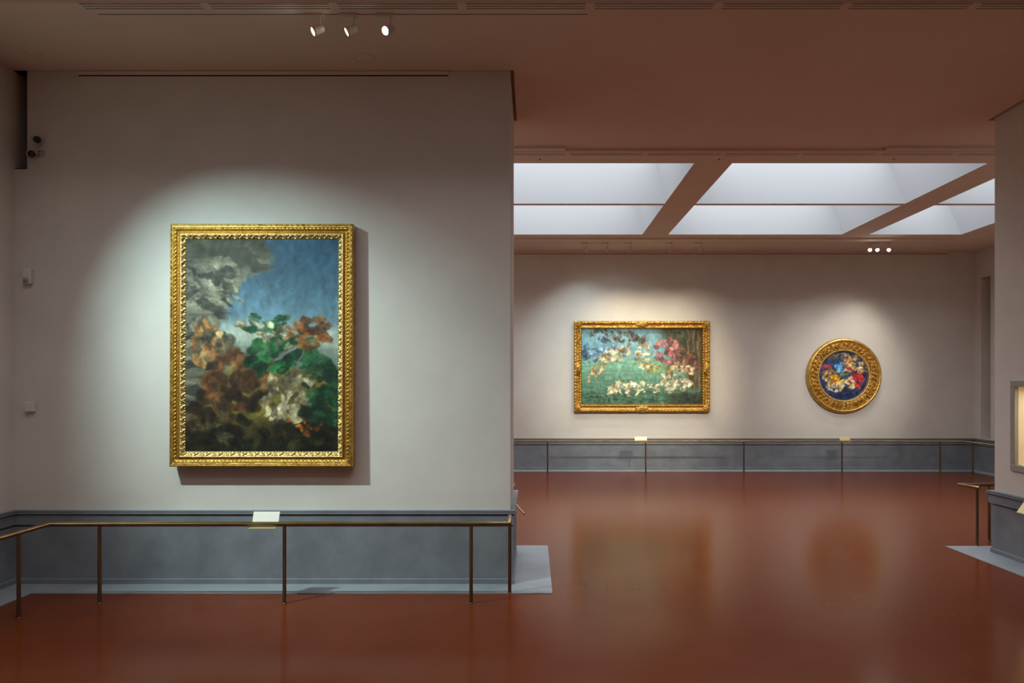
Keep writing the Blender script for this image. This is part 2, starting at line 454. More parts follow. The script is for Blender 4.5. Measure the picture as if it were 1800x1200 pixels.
def paint(kind, U, V, asp):
    # a plain generic scene made of loose colour masses, in broad brush work
    X = U*asp; Y = V
    wx = fbm(X*4, Y*4, 3)*0.05 + fbm(X*17, Y*17, 6)*0.03; wy = fbm(X*4, Y*4, 31)*0.05 + fbm(X*17, Y*17, 36)*0.03
    u = U + wx/asp; v = V + wy
    C = np.zeros(U.shape+(3,)); texs = {}
    def blend(mask, col, var=0.18, sx=30, sy=30, seed=5):
        nonlocal C
        key = (sx, sy, seed)
        if key not in texs: texs[key] = fbm(X*sx, Y*sy, seed) + 0.5*fbm(X*sx*2.7, Y*sy*2.7, seed+50)
        tex = 1 + var*texs[key]*1.6
        colr = np.asarray(col, float)[None, :]*tex[:, None]
        C = C*(1-mask[:, None]) + colr*mask[:, None]
    def sm(e0, e1, x):
        t = np.clip((x-e0)/(e1-e0), 0, 1); return t*t*(3-2*t)
    def blob(cx, cy, rx, ry, col, rot=0, soft=0.35, a=1.0, **k):
        dx = (u-cx)*asp; dy = v-cy
        c, s = math.cos(rot), math.sin(rot)
        d = np.sqrt(((dx*c+dy*s)/(rx*asp))**2 + ((-dx*s+dy*c)/ry)**2)
        blend(sm(1.0, 1.0-soft, d)*a, col, **k)
    rg = random.Random(11)
    def cluster(cx, cy, rx, ry, n, size, cols, rot=0, flat=0.7, a=0.8):
        for _ in range(n):
            q = 2*PI*rg.random(); d = math.sqrt(rg.random())
            dx, dy = rx*d*math.cos(q)*asp, ry*d*math.sin(q)
            x = cx + (dx*math.cos(rot)-dy*math.sin(rot))/asp; y = cy + dx*math.sin(rot)+dy*math.cos(rot)
            z = size*(0.5+rg.random())
            blob(x, y, z/asp, z*flat, cols[rg.randrange(len(cols))], rot+rg.uniform(-0.7, 0.7), 0.45, a, var=0.4)
    one = np.ones(U.shape)
    if kind == 'tall':
        blend(one, (96, 128, 140), 0.10, 5, 9)
        blend(sm(0.60, 1.0, v), (46, 82, 104), 0.12, 5, 9)
        blend(sm(0.66, 0.52, v), (168, 178, 160), 0.10, 4, 16)
        blend(sm(0.50, 0.46, v + 0.02*np.sin(u*9)), (118, 132, 116), 0.12, 4, 30)
        blend(sm(0.42, 0.36, v + 0.03*np.sin(u*7+1)), (112, 100, 44), 0.25, 14, 22)
        blend(sm(0.24, 0.08, v + 0.03*np.sin(u*5)), (34, 32, 18), 0.45, 14, 26)
        # grey crag on the left with strata
        cr = sm(0.34, 0.27, u + 0.22*np.abs(v-0.72) - 0.30*sm(0.76, 0.9, v) + 0.05*np.floor(fbm(X*3, Y*9, 8)*4)/4)*sm(0.20, 0.26, v)
        blend(cr, (104, 102, 84), 0.35, 6, 34, 12)
        st = cr*sm(0.1, 0.5, np.sin((v*46 + u*10) + 2.2*fbm(X*3, Y*3, 2)))
        blend(st*0.8, (50, 50, 42), 0.2, 10, 30)
        cluster(0.20, 0.80, 0.20, 0.13, 46, 0.045, [(120,118,98),(92,90,74),(58,58,48),(140,138,114),(44,44,36)], -0.25, 0.35)
        cluster(0.10, 0.55, 0.09, 0.14, 24, 0.045, [(112,110,94),(80,80,68),(52,52,44)], 1.3, 0.35)
        blend(cr*sm(0.86, 1.0, v), (56, 55, 34), 0.4)
        # a wooded bank, a pale track and rocks
        cluster(0.16, 0.50, 0.15, 0.10, 40, 0.034, [(176,128,70),(150,104,58),(190,150,92),(100,70,40),(84,80,62)], -0.6)
        cluster(0.33, 0.33, 0.28, 0.11, 60, 0.045, [(84,50,26),(60,38,22),(104,66,34),(40,28,18),(120,80,44)], 0.1)
        cluster(0.20, 0.16, 0.22, 0.11, 44, 0.042, [(46,31,19),(30,24,16),(66,50,30),(80,74,50)])
        cluster(0.63, 0.45, 0.22, 0.10, 60, 0.036, [(24,84,44),(36,100,52),(16,54,32),(46,92,48),(12,40,24)], 0.15)
        cluster(0.52, 0.60, 0.13, 0.05, 24, 0.026, [(30,76,42),(22,60,36),(60,92,60)], 0.3)
        cluster(0.60, 0.55, 0.26, 0.05, 44, 0.020, [(158,148,112),(134,122,92),(186,178,144),(96,88,62)], -0.2)
        cluster(0.80, 0.54, 0.13, 0.09, 34, 0.030, [(112,66,30),(140,86,40),(78,48,26)], -0.6)
        cluster(0.67, 0.26, 0.17, 0.12, 60, 0.030, [(156,144,108),(132,118,84),(186,176,138),(96,88,62),(70,64,44)], 0.9)
        cluster(0.90, 0.27, 0.12, 0.14, 44, 0.036, [(24,60,36),(36,76,44),(18,40,26)], 0.3)
        cluster(0.70, 0.11, 0.24, 0.03, 26, 0.015, [(176,104,30),(150,88,28),(96,64,26)], 0.05)
        cluster(0.40, 0.05, 0.5, 0.05, 34, 0.035, [(24,22,15),(36,34,20),(50,48,28)])
    elif kind == 'wide':
        blend(one, (118, 160, 168), 0.08, 6, 10)
        blend(sm(0.62, 0.60, v), (116, 164, 138), 0.12, 8, 50)
        blend(sm(0.55, 0.05, v), (70, 102, 80), 0.30, 14, 50)
        cluster(0.15, 0.74, 0.17, 0.14, 60, 0.045, [(104,136,160),(76,104,130),(150,172,180),(60,80,104)], 0.5)
        cluster(0.30, 0.91, 0.24, 0.06, 40, 0.040, [(84,80,72),(62,60,54),(110,104,90)], -0.1)
        cluster(0.30, 0.68, 0.14, 0.10, 50, 0.036, [(198,168,122),(170,134,92),(214,192,150),(120,110,84)], 0.4)
        cluster(0.12, 0.42, 0.12, 0.07, 26, 0.028, [(190,160,112),(166,136,92)], 0.7)
        cluster(0.53, 0.62, 0.08, 0.20, 40, 0.034, [(206,190,148),(188,166,120),(220,208,170),(150,110,60)], 0.2)
        cluster(0.44, 0.21, 0.24, 0.09, 70, 0.040, [(206,198,158),(184,172,130),(222,216,184),(150,138,100)], 0.05, 0.5)
        blend(sm(0.66, 0.84, u + 0.10*sm(0.7, 0.95, v) + 0.03*fbm(X*9, Y*9, 44))*sm(0.5, 0.62, v + 0.25*(u-0.7)), (66, 70, 50), 0.40, 20, 20)
        tr = sm(0.86, 0.90, u)*sm(0.18, 0.26, v)
        blend(tr, (84, 74, 52), 0.3, 20, 5)
        blend(tr*sm(0.55, 0.9, np.sin(u*150))*0.7, (138, 124, 92), 0.2)
        cluster(0.72, 0.70, 0.12, 0.16, 60, 0.040, [(166,104,102),(140,80,80),(190,140,130),(110,64,60)], -0.6)
        cluster(0.88, 0.56, 0.08, 0.16, 40, 0.036, [(128,66,58),(150,92,70),(100,54,46)], 0.5)
        cluster(0.80, 0.36, 0.13, 0.19, 80, 0.036, [(196,184,146),(170,154,116),(214,204,172),(140,110,84)], 0.7)
        cluster(0.66, 0.47, 0.12, 0.05, 24, 0.026, [(124,128,66),(146,146,84)], 0.2)
        blend(sm(0.66, 0.80, u)*sm(0.20, 0.10, v), (52, 62, 46), 0.3)
        cluster(0.30, 0.08, 0.3, 0.06, 40, 0.040, [(64,92,70),(54,80,62),(84,112,88)], 0, 0.4)
    else:
        blend(one, (44, 58, 92), 0.40, 14, 14)
        cluster(0.44, 0.66, 0.09, 0.13, 30, 0.05, [(88,158,208),(120,180,214),(70,134,190)])
        cluster(0.44, 0.52, 0.18, 0.05, 24, 0.035, [(128,140,80),(96,110,64)])
        cluster(0.52, 0.88, 0.30, 0.07, 40, 0.040, [(190,164,104),(150,124,70),(90,86,70)])
        cluster(0.16, 0.62, 0.12, 0.13, 30, 0.045, [(160,62,76),(130,46,60),(120,90,70)], 0.5)
        cluster(0.24, 0.50, 0.14, 0.16, 44, 0.045, [(196,152,88),(160,116,60),(214,180,120),(100,80,50)], -0.2)
        cluster(0.36, 0.41, 0.11, 0.09, 24, 0.045, [(218,158,40),(190,130,30)])
        cluster(0.62, 0.70, 0.13, 0.14, 40, 0.045, [(222,176,104),(200,146,70),(232,196,132),(160,60,60)], 0.4)
        cluster(0.88, 0.60, 0.09, 0.20, 40, 0.045, [(206,172,112),(180,140,80),(224,200,150),(90,84,80)])
        cluster(0.76, 0.42, 0.14, 0.14, 36, 0.050, [(196,34,36),(160,26,30),(210,60,50)], -0.5)
        cluster(0.56, 0.32, 0.20, 0.10, 40, 0.045, [(226,192,124),(206,166,96),(236,212,160)], 0.4)
        cluster(0.30, 0.28, 0.15, 0.07, 30, 0.035, [(200,190,150),(170,120,60),(220,214,190)], -0.3)
        blob(0.50, 0.06, 0.5, 0.13, (32, 46, 80), 0, 0.5, var=0.4)
    # broad brush strokes and a fine weave
    C = C*(1 + 0.16*fbm(X*46 + 3*fbm(X*6, Y*6, 71), Y*20, 61)[:, None]*1.5) + 6*fbm(X*90, Y*90, 9)[:, None]
    return lin(np.clip(C, 0, 255))

def paint_material(name, gain):
    m, nt, bs = new_mat(name)
    N, L = nt.nodes, nt.links
    a = N.new('ShaderNodeAttribute'); a.attribute_name = 'pigment'
    mx = N.new('ShaderNodeMix'); mx.data_type = 'RGBA'; mx.blend_type = 'MULTIPLY'; mx.inputs[0].default_value = 1.0
    mx.inputs[7].default_value = (gain, gain, gain, 1)
    L.new(a.outputs['Color'], mx.inputs[6]); L.new(mx.outputs[2], bs.inputs['Base Color'])
    bs.inputs['Roughness'].default_value = 0.55; bs.inputs['Specular IOR Level'].default_value = 0.25
    return m

def canvas(kind, w, h, y, nx, nz, parent, gain, round_=False):
    m = MB()
    if not round_:
        us, vs_ = np.meshgrid(np.linspace(0, 1, nx), np.linspace(0, 1, nz))
        u = us.ravel(); v = vs_.ravel()
        verts = np.stack([(u-0.5)*w, np.full_like(u, y), (v-0.5)*h], 1)
        i = np.arange(nx*nz).reshape(nz, nx)
        faces = np.stack([i[:-1,:-1], i[:-1,1:], i[1:,1:], i[1:,:-1]], -1).reshape(-1, 4)
    else:
        r, a = np.meshgrid(np.linspace(0.002, 1, nx), np.arange(nz)*2*PI/nz)
        u = (0.5 + 0.5*r*np.cos(a)).ravel(); v = (0.5 + 0.5*r*np.sin(a)).ravel()
        verts = np.stack([(u-0.5)*w, np.full_like(u, y), (v-0.5)*h], 1)
        i = np.arange(nx*nz).reshape(nz, nx); j = np.roll(i, -1, 0)
        faces = np.stack([i[:,:-1], i[:,1:], j[:,1:], j[:,:-1]], -1).reshape(-1, 4)
    me = bpy.data.meshes.new('canvas'); me.from_pydata(verts.tolist(), [], faces.tolist()); me.update()
    col = paint(kind, u, v, w/h)
    at = me.color_attributes.new('pigment', 'FLOAT_COLOR', 'POINT')
    at.data.foreach_set('color', np.concatenate([col, np.ones((len(u), 1))], 1).astype(np.float32).ravel())
    me.materials.append(paint_material('painted_canvas_'+kind, gain))
    o = bpy.data.objects.new('canvas', me); COL.objects.link(o); o.parent = parent
    return o

def densify(prof, step):
    out = []
    for (a, c) in zip(prof[:-1], prof[1:]):
        d = math.hypot(c[0]-a[0], c[1]-a[1]); k = max(1, int(math.ceil(d/step)))
        for i in range(k):
            t = i/k; out.append((a[0]+(c[0]-a[0])*t, a[1]+(c[1]-a[1])*t))
    out.append(prof[-1]); return out

def moulding(name, W, H, prof, orn, step_s, step_u, m, parent):
    """carved moulding mitred round a rectangle; prof = (inset, height off the wall); orn(u, s, side_length) -> extra height"""
    P = densify(prof, step_u); k = len(P)
    mb_v = []; mb_f = []
    for side in range(4):
        Ls = W if side % 2 == 0 else H
        ns = max(8, int(Ls/step_s))
        t = np.linspace(0, 1, ns)
        U = np.array([p[0] for p in P])[None, :]; Wd = np.array([p[1] for p in P])[None, :]
        S = (-Ls/2+U) + (Ls-2*U)*t[:, None]
        UU = np.broadcast_to(U, S.shape)
        hgt = np.broadcast_to(Wd, S.shape) + np.where(Wd > 0.001, orn(UU, S, Ls, side), 0)
        if side == 0: x, z = S, -H/2+UU
        elif side == 1: x, z = W/2-UU, S
        elif side == 2: x, z = -S, H/2-UU
        else: x, z = -W/2+UU, -S
        base = len(mb_v)
        mb_v += np.stack([x, -hgt, z], -1).reshape(-1, 3).tolist()
        i = (np.arange(ns*k)+base).reshape(ns, k)
        mb_f += np.stack([i[:-1,:-1], i[1:,:-1], i[1:,1:], i[:-1,1:]], -1).reshape(-1, 4).tolist()
    me = bpy.data.meshes.new(name); me.from_pydata(mb_v, [], mb_f)
    me.polygons.foreach_set('use_smooth', [True]*len(mb_f)); me.update(); me.materials.append(m)
    # weld the mitres
    import bmesh
    bm = bmesh.new(); bm.from_mesh(me); bmesh.ops.remove_doubles(bm, verts=bm.verts, dist=0.0004); bm.to_mesh(me); bm.free()
    o = bpy.data.objects.new(name, me); COL.objects.link(o); o.parent = parent
    return o

def bump01(x, c, w):       # smooth hump centred on c
    return np.clip(1-((x-c)/w)**2, 0, 1)

# --- tall upright painting on the near wall
tw, th_ = 1.752, 2.328
t = thing('framed_painting', 'tall upright painting in a carved gilded frame on the near grey wall', 'painting',
          (-2.598, Y1-0.003, 2.314), None, (math.radians(-0.5), 0, 0))
t.location.y = Y1 - 0.013
def orn_outer(u, s, L, side):
    rope = 0.009*bump01(u, 0.050, 0.011)*(0.5+0.5*np.cos(2*PI*(s/0.037 + (u-0.05)/0.030)))
    edge = 0.0035*bump01(u, 0.012, 0.012)*np.abs(np.sin(PI*s/0.052))
    return rope + edge + 0.0012*fbm(s*60, u*200, 4, 2)
moulding('outer_moulding', tw, th_, [(0,0),(0,0.09)]+[(u_,w_+0.072) for u_,w_ in [(0,0.030),(0.004,0.040),(0.016,0.046),(0.020,0.038),(0.026,0.043),(0.034,0.044),(0.040,0.033),(0.050,0.036),(0.061,0.030),(0.066,0.024)]],
         orn_outer, 0.006, 0.0035, M['gold'], t)
moulding('cove', tw, th_, [(0.066,0.096),(0.074,0.094),(0.084,0.099),(0.092,0.110)],
         lambda u, s, L, side: 0.002*bump01(u, 0.078, 0.012)*np.sin(2*PI*s/0.028), 0.010, 0.004, M['goldcove'], t)
def orn_inner(u, s, L, side):
    leaf = 0.015*bump01(u, 0.123, 0.017)*np.clip(np.sin(2*PI*(s/0.058 + 0.35*np.sign(np.sin(PI*s/0.058))*(u-0.123)/0.02)), -0.4, 1)
    return leaf + 0.006*bump01(u, 0.110, 0.007)*np.abs(np.sin(PI*s/0.020)) + 0.005*bump01(u, 0.140, 0.006)*np.cos(2*PI*s/0.029)
moulding('leaf_moulding', tw, th_, [(0.092,0.110),(0.098,0.114),(0.104,0.110),(0.118,0.103),(0.130,0.098),(0.143,0.091),(0.145,0.083)],
         orn_inner, 0.005, 0.003, M['goldpale'], t)
canvas('tall', tw-0.28, th_-0.28, -0.087, 250, 350, t, 0.85)
m = MB(); m.box(-tw/2+0.02, tw/2-0.02, -0.080, -0.002, -th_/2+0.02, th_/2-0.02); m.build('backing', M['black'], t)

# --- wide painting on the far wall
ww, wh = 3.10, 2.076
t = thing('framed_painting', 'wide painting in a heavy carved gilded frame with corner ornaments on the far wall', 'painting', (2.497, Y2-0.004, 2.358))
def orn_wide(u, s, L, side):
    cen = np.exp(-(s/0.17)**2); cor = np.exp(-((np.abs(s)-L/2+0.10)/0.13)**2)
    o = 0.030*(cen+cor)*np.clip(0.5+fbm(np.abs(s)*26, u*26+side, 21, 3), 0, 1.2)*bump01(u, 0.09, 0.095)
    o = o + 0.012*bump01(u, 0.035, 0.022)*np.abs(np.sin(PI*s/0.075)) + 0.012*bump01(u, 0.150, 0.016)*np.abs(np.sin(PI*s/0.06))
    return o + 0.016*np.clip(fbm(s*24, u*30+side*7, 5, 3)+0.2, 0, 1)
moulding('carved_moulding', ww, wh, [(0,0),(0,0.085),(0.012,0.105),(0.055,0.110),(0.066,0.088),(0.10,0.070),(0.126,0.092),(0.134,0.096)],
         orn_wide, 0.008, 0.005, M['golddark'], t)
moulding('inner_moulding', ww, wh, [(0.134,0.096),(0.160,0.090),(0.170,0.066),(0.178,0.050),(0.182,0.012)],
         lambda u, s, L, side: 0.014*bump01(u, 0.152, 0.018)*np.abs(np.sin(PI*s/0.06)), 0.010, 0.006, M['golddark'], t)
def boss(name, cx, cz, sx, sz, seed, parent):
    rs = np.linspace(0, 1, 12); nA = 40; vs = []; fs = []
    for r in rs:
        for j in range(nA):
            a = 2*PI*j/nA
            lob = 1 + 0.16*math.cos(6*a + seed)
            hh = 0.105 + 0.045*(1-r*r) + 0.012*math.cos(10*a)*r*(1-r)*4 + 0.012*math.cos(14*r+seed)*(1-r)
            if r == 1: hh = 0.06
            vs.append((cx+sx*r*lob*math.cos(a), -hh, cz+sz*r*lob*math.sin(a)))
    for i in range(len(rs)-1):
        for j in range(nA): fs.append((i*nA+j, i*nA+(j+1)%nA, (i+1)*nA+(j+1)%nA, (i+1)*nA+j))
    mb = MB(); mb.add(vs, fs, True); return mb.build(name, M['gold'], parent)
for sx in (-1, 1):
    for sz in (-1, 1): boss('corner_ornament', sx*(ww/2-0.085), sz*(wh/2-0.085), 0.085, 0.085, sx+2*sz, t)
boss('shell_ornament', 0, wh/2-0.085, 0.14, 0.075, 0.4, t); boss('shell_ornament', 0, -wh/2+0.075, 0.16, 0.075, 1.9, t)
boss('shell_ornament', -ww/2+0.085, -0.05, 0.075, 0.15, 2.4, t); boss('shell_ornament', ww/2-0.085, -0.05, 0.075, 0.15, 3.0, t)
canvas('wide', ww-0.355, wh-0.355, -0.014, 300, 190, t, 1.0)

# --- round painting on the far wall
R0, R1 = 0.852, 0.556
t = thing('framed_painting', 'round painting in a broad carved gilded ring frame on the far wall', 'painting', (7.117, Y2-0.004, 2.150))
def ring(name, prof, orn, m, parent, nA=720, step=0.008):
    P = densify(prof, step); k = len(P)
    a = np.arange(nA)*2*PI/nA
    U = np.array([p[0] for p in P]); Wd = np.array([p[1] for p in P])
    UU, AA = np.broadcast_to(U[None, :], (nA, k)), np.broadcast_to(a[:, None], (nA, k))
    hgt = Wd[None, :] + np.where(Wd[None, :] > 0.001, orn(UU, AA), 0)
    r = R0-UU
    v = np.stack([r*np.cos(AA), -hgt, r*np.sin(AA)], -1).reshape(-1, 3).tolist()
    i = np.arange(nA*k).reshape(nA, k); j = np.roll(i, -1, 0)
    f = np.stack([i[:,:-1], j[:,:-1], j[:,1:], i[:,1:]], -1).reshape(-1, 4).tolist()
    mb = MB(); mb.add(v, f, True); return mb.build(name, m, parent)
ring('outer_moulding', [(0,0),(0,0.06),(0.012,0.085),(0.040,0.100),(0.062,0.092),(0.072,0.070)], lambda u, a: 0.006*bump01(u, 0.066, 0.010)*np.cos(a*90), M['gold'], t, 1080)
def orn_ring(u, a):
    x, y = (R0-u)*np.cos(a), (R0-u)*np.sin(a)
    env = np.clip(bump01(u, 0.165, 0.085), 0, 1)**0.5
    o = 0.042*env*np.clip(0.25 + 0.8*np.sin(a*44 + 2.0*np.sin((u-0.165)*50))*np.cos((u-0.165)*75) + 1.3*fbm(x*24, y*24, 17, 3), 0, 1.3)
    return o + 0.014*bump01(u, 0.080, 0.010)*np.abs(np.sin(a*46))
ring('carved_garland', [(0.072,0.070),(0.090,0.058),(0.130,0.062),(0.200,0.060),(0.240,0.052),(0.252,0.050)], orn_ring, M['golddark'], t, 1440, 0.005)
ring('inner_moulding', [(0.252,0.050),(0.262,0.066),(0.276,0.062),(0.286,0.048),(0.294,0.020),(0.297,0.008)], lambda u, a: 0.010*bump01(u, 0.270, 0.012)*np.abs(np.sin(a*40)), M['goldpale'], t, 1080, 0.005)
canvas('round', 2*R1+0.01, 2*R1+0.01, -0.012, 110, 360, t, 1.0, True)

# ------------------------------------------------------------------ ceiling vents (proto + copies)
def make_vent(name_loc, label, group, length, slots, half, cat='vent'):
    t = thing('ceiling_vent', label, cat, name_loc, group)
    m = MB(); m.box(-length/2, length/2, -half, half, -0.002, 0.0)
    m.build('dark_backing', M['black'], t)  # flat black plate stands in for the shade deep in the slots
    # slotted face: bars between the slots, joined by end pieces
    m = MB(); sw = 0.0115
    edges = [-half] + [e for s_ in slots for e in (s_-sw/2, s_+sw/2)] + [half]
    for a, c in zip(edges[0::2], edges[1::2]): m.box(-length/2+0.008, length/2-0.008, a, c, -0.0040, -0.002)
    m.box(-length/2-0.004, -length/2+0.008, -half, half, -0.0040, -0.002); m.box(length/2-0.008, length/2+0.004, -half, half, -0.0040, -0.002)
    m.build('grille', M['ceiltrim'], t)
    return t
ordw = ['leftmost', 'second from left', 'third from left', 'fourth from left', 'fifth from left', 'sixth from left', 'seventh from left', 'rightmost']
Y0v = 5.677
pr = None
for k in range(8):
    x = -3.605 + 1.022*k + 0.4875
    lab = 'slotted vent at the top edge of the near ceiling, %s in row' % ordw[k]
    if k == 7: lab = 'slotted vent in the ceiling at the top right corner of the picture'
    if pr is None: pr = make_vent((x, Y0v, ZB), lab, 'slotted vents along the near ceiling', 0.965, (-0.034, 0.0, 0.034), 0.046)
    else: dup(pr, (x, Y0v, ZB), lab)
pr = None
for k in range(7):
    x = -0.541 + 1.018*k + 0.49
    lab = 'slotted vent just before the far skylight, %s in row' % (ordw[k] if k < 6 else 'rightmost')
    if pr is None: pr = make_vent((x, 9.325, ZB), lab, 'slotted vents before the far skylight', 0.965, (-0.036, 0.0, 0.036), 0.05)
    else: dup(pr, (x, 9.325, ZB), lab)

# ------------------------------------------------------------------ vents at the wall heads
def wall_vent(label, x0, x1, y, z):
    t = thing('wall_vent', label, 'vent', ((x0+x1)/2, y, z), 'long slot vents at the heads of the walls')
    w = (x1-x0)/2
    m = MB(); m.bbox(-w, w, -0.010, 0.0, -0.036, 0.0, 0.002); m.build('cover', M['ceiltrim'], t)
    m = MB(); m.box(-w, w, -0.004, 0.0, -0.050, -0.037); m.build('slot', M['black'], t)
    m = MB(); m.box(-w, w, -0.006, 0.0, -0.054, -0.050); m.build('lip', M['ceiltrim'], t)
wall_vent('long slot vent at the head of the near wall above the tall painting', (137-936)/F*6.92, (787-936)/F*6.92, Y1-0.001, CEIL-0.004)
wall_vent('long slot vent at the head of the far wall', -4.0, (1665-936)/F*16.29, Y2-0.001, CEIL-0.006)

# ------------------------------------------------------------------ light tracks
def track(label, x0, x1, y0, y1):
    t = thing('light_track', label, 'light track', ((x0+x1)/2, (y0+y1)/2, CEIL), 'light tracks on the ceiling')
    w, d = (x1-x0)/2, (y1-y0)/2
    m = MB(); m.box(-w, w, -d, d-0.016, -0.035, 0.0); m.build('channel', M['ceiltrim'], t)
    m = MB(); m.box(-w, w, d-0.016, d-0.004, -0.0345, 0.0); m.build('slot', M['black'], t)
    m = MB(); m.box(-w, w, d-0.004, d, -0.033, 0.0); m.build('lip', M['ceiltrim'], t)
track('ceiling light track carrying three lit spotlights near the top of the picture', -3.55, 0.45, 5.729, 5.815)
track('light track before the far skylight beside the near wall end', -4.0, 0.42, 9.10, 9.199)
track('light track before the far skylight beside the right-hand wall', 4.55, 7.6, 9.10, 9.199)
track('long light track behind the far skylight above the wide painting', -4.0, 8.6, 14.961, 15.09)

# ------------------------------------------------------------------ spotlights
def spotlight(label, loc, aim, group, lens_col, lens_str, r=0.036, ln=0.095, drop=0.13):
    t = thing('spotlight', label, 'spotlight', loc, group)
    m = MB(); m.bbox(-0.075, 0.075, -0.017, 0.017, -0.022, 0.0, 0.004); m.build('adapter', M['lamp'], t)
    m = MB(); m.tube([(0.045, 0, -0.02), (0.045, 0, -drop+0.035)], 0.007, 10); m.bbox(0.028, 0.056, -0.010, 0.010, -drop+0.022, -drop+0.040, 0.003)
    m.build('stem', M['lamp'], t)
    d = Vector(aim).normalized(); q = Vector((0, 0, -1)).rotation_difference(d).to_matrix().to_4x4()
    c = Vector((0.030, 0, -drop))
    mt = Matrix.Translation(c) @ q
    m = MB(); m.lathe([(0.0, ln*0.5), (r*0.70, ln*0.5), (r*0.82, ln*0.42), (r*0.92, -ln*0.15), (r*0.92, -ln*0.18), (r, -ln*0.2), (r, -ln*0.5), (r*0.9, -ln*0.5), (r*0.88, -ln*0.44)], 28)
    h = m.xform(mt).build('lamp_head', M['lamp'], t)
    m = MB(); m.lathe([(0.0, -ln*0.455), (r*0.885, -ln*0.44)], 28)
    m.xform(mt).build('lens', emit('lit_lens', lens_col, lens_str), h)
    return t
YT = 5.808
cool, warm = (0.86, 0.95, 1.0, 1), (1.0, 0.93, 0.80, 1)
trk = 'lit spotlights on the near ceiling track'
for px, aim, c, nm in ((553, (-0.90, -0.42, -0.55), cool, 'leftmost'), (612, (-0.92, -0.26, -0.55), warm, 'middle'), (677, (-0.55, -0.85, -0.60), cool, 'rightmost')):
    spotlight('lit white spotlight on the near ceiling track, %s of three' % nm, ((px-936)/F*YT, YT-0.008, CEIL-0.035), aim, trk, c, 22)
YF = 15.085
names = ['first from the left', 'second from the left', 'third from the left', 'fourth from the left', 'fifth from the left']
FARX = [(px-936)/F*YF for px in (1028, 1064, 1105, 1176, 1228)]
for i, x in enumerate(FARX):
    spotlight('small spotlight turned to the far wall above the wide painting, %s' % names[i], (x, YF, CEIL-0.033), (0.1*(2-i), 0.75, -1.0),
              'spotlights turned to the far wall', warm, 12, drop=0.15)
for px, nm, c in ((1527, 'leftmost', warm), (1540, 'middle', cool), (1560, 'rightmost', warm)):
    spotlight('glaring spotlight on the far track above the round painting, %s of three' % nm, ((px-936)/F*YF, YF, CEIL-0.033), (-0.45, -0.8, -0.62),
              'glaring spotlights on the far track', c, 60, r=0.038, drop=0.14)

# ------------------------------------------------------------------ ceiling discs
def disc(label, px, py, r):
    Y = (CEIL-CAM_Z)*F/(677-py); X = (px-936)/F*Y
    t = thing('ceiling_speaker', label, 'ceiling fitting', (X, Y, CEIL), 'round flush fittings in the ceiling')
    m = MB(); m.lathe([(r*1.02, 0.0), (r, -0.008), (r*0.90, -0.010), (r*0.86, -0.004), (r*0.86, -0.002)], 40); m.build('rim', M['ceiltrim'], t)
    m = MB(); m.lathe([(r*0.86, -0.003), (r*0.5, -0.006), (0.0, -0.007)], 40); m.build('cover', M['ceiling'], t)
disc('round flush fitting in the ceiling below the three lit spotlights', 640, 102, 0.105)
disc('round flush fitting in the dark ceiling corner at upper left', 58, 92, 0.085)
disc('small round flush fitting in the ceiling above the wide painting', 1128, 437, 0.10)
for px, py, w in ((949, 277, 'leftmost'), (1264, 277, 'middle'), (1571, 276.5, 'rightmost')):
    Y = (CEIL-CAM_Z)*F/(677-py); X = (px-936)/F*Y
    t = thing('sprinkler_head', 'tiny sprinkler head beside the near edge of the far skylight, %s of three' % w, 'sprinkler', (X, Y, CEIL), 'sprinkler heads beside the far skylight')
    m = MB(); m.lathe([(0.022, 0.0), (0.020, -0.006), (0.008, -0.008), (0.008, -0.028), (0.016, -0.030), (0.0, -0.032)], 16); m.build('nozzle', M['bronze'], t)

# ------------------------------------------------------------------ wall fittings on the near wall
def at_wall(px, py, Y=Y1): return (px-936)/F*Y, CAM_Z-(py-677)/F*Y
def sec_cam(label, px, py, aim, arm):
    x, z = at_wall(px, py, Y1-0.08)
    t = thing('security_camera', label, 'camera', (x, Y1-0.002, z), 'dome cameras in the upper left corner')
    m = MB(); m.lathe([(0.0, 0.0), (0.030, 0.0), (0.030, 0.012), (0.012, 0.016), (0.012, 0.05)], 20)
    m.xform(Matrix.Translation((arm[0], 0, arm[1])) @ Matrix.Rotation(PI/2, 4, 'X')); m.build('mount', M['beigeplastic'], t)
    m = MB(); m.tube([(arm[0], -0.045, arm[1]), (arm[0]*0.4, -0.06, arm[1]*0.4), (0, -0.055, 0)], 0.011, 10); m.build('arm', M['beigeplastic'], t)
    d = Vector(aim).normalized(); q = Vector((0,0,1)).rotation_difference(d).to_matrix().to_4x4()
    T = Matrix.Translation((0, -0.06, 0)) @ q
    m = MB(); m.lathe([(0.0, -0.040), (0.028, -0.036), (0.042, -0.014), (0.044, 0.006), (0.034, 0.014)], 24); h = m.xform(T).build('housing', M['beigeplastic'], t)
    m = MB(); m.lathe([(0.034, 0.010), (0.031, 0.024), (0.020, 0.036), (0.0, 0.042)], 24); m.xform(T).build('lens_dome', M['darkglass'], h)
sec_cam('upper dark-lensed camera in the top left corner of the near wall', 62, 245, (0.95, -0.75, -0.02), (-0.05, 0.03))
sec_cam('lower dark-lensed camera beside the dark slot in the top left corner', 53, 269, (0.72, -0.85, -0.55), (0.06, 0.02))
x, z = at_wall(52, 486)
t = thing('motion_sensor', 'small white motion sensor on the near wall left of the tall painting', 'sensor', (x, Y1, z))
m = MB(); m.bbox(-0.041, 0.041, -0.050, 0.0, -0.075, 0.073, 0.008); bd = m.build('housing', M['whiteplastic'], t)
m = MB(); m.lathe([(0.027, 0.0), (0.024, 0.008), (0.0, 0.012)], 24); m.xform(Matrix.Translation((0.0, -0.050, -0.040)) @ Matrix.Rotation(PI/2, 4, 'X')); m.build('lens', M['greyplastic'], bd)
x, z = at_wall(55.5, 715)
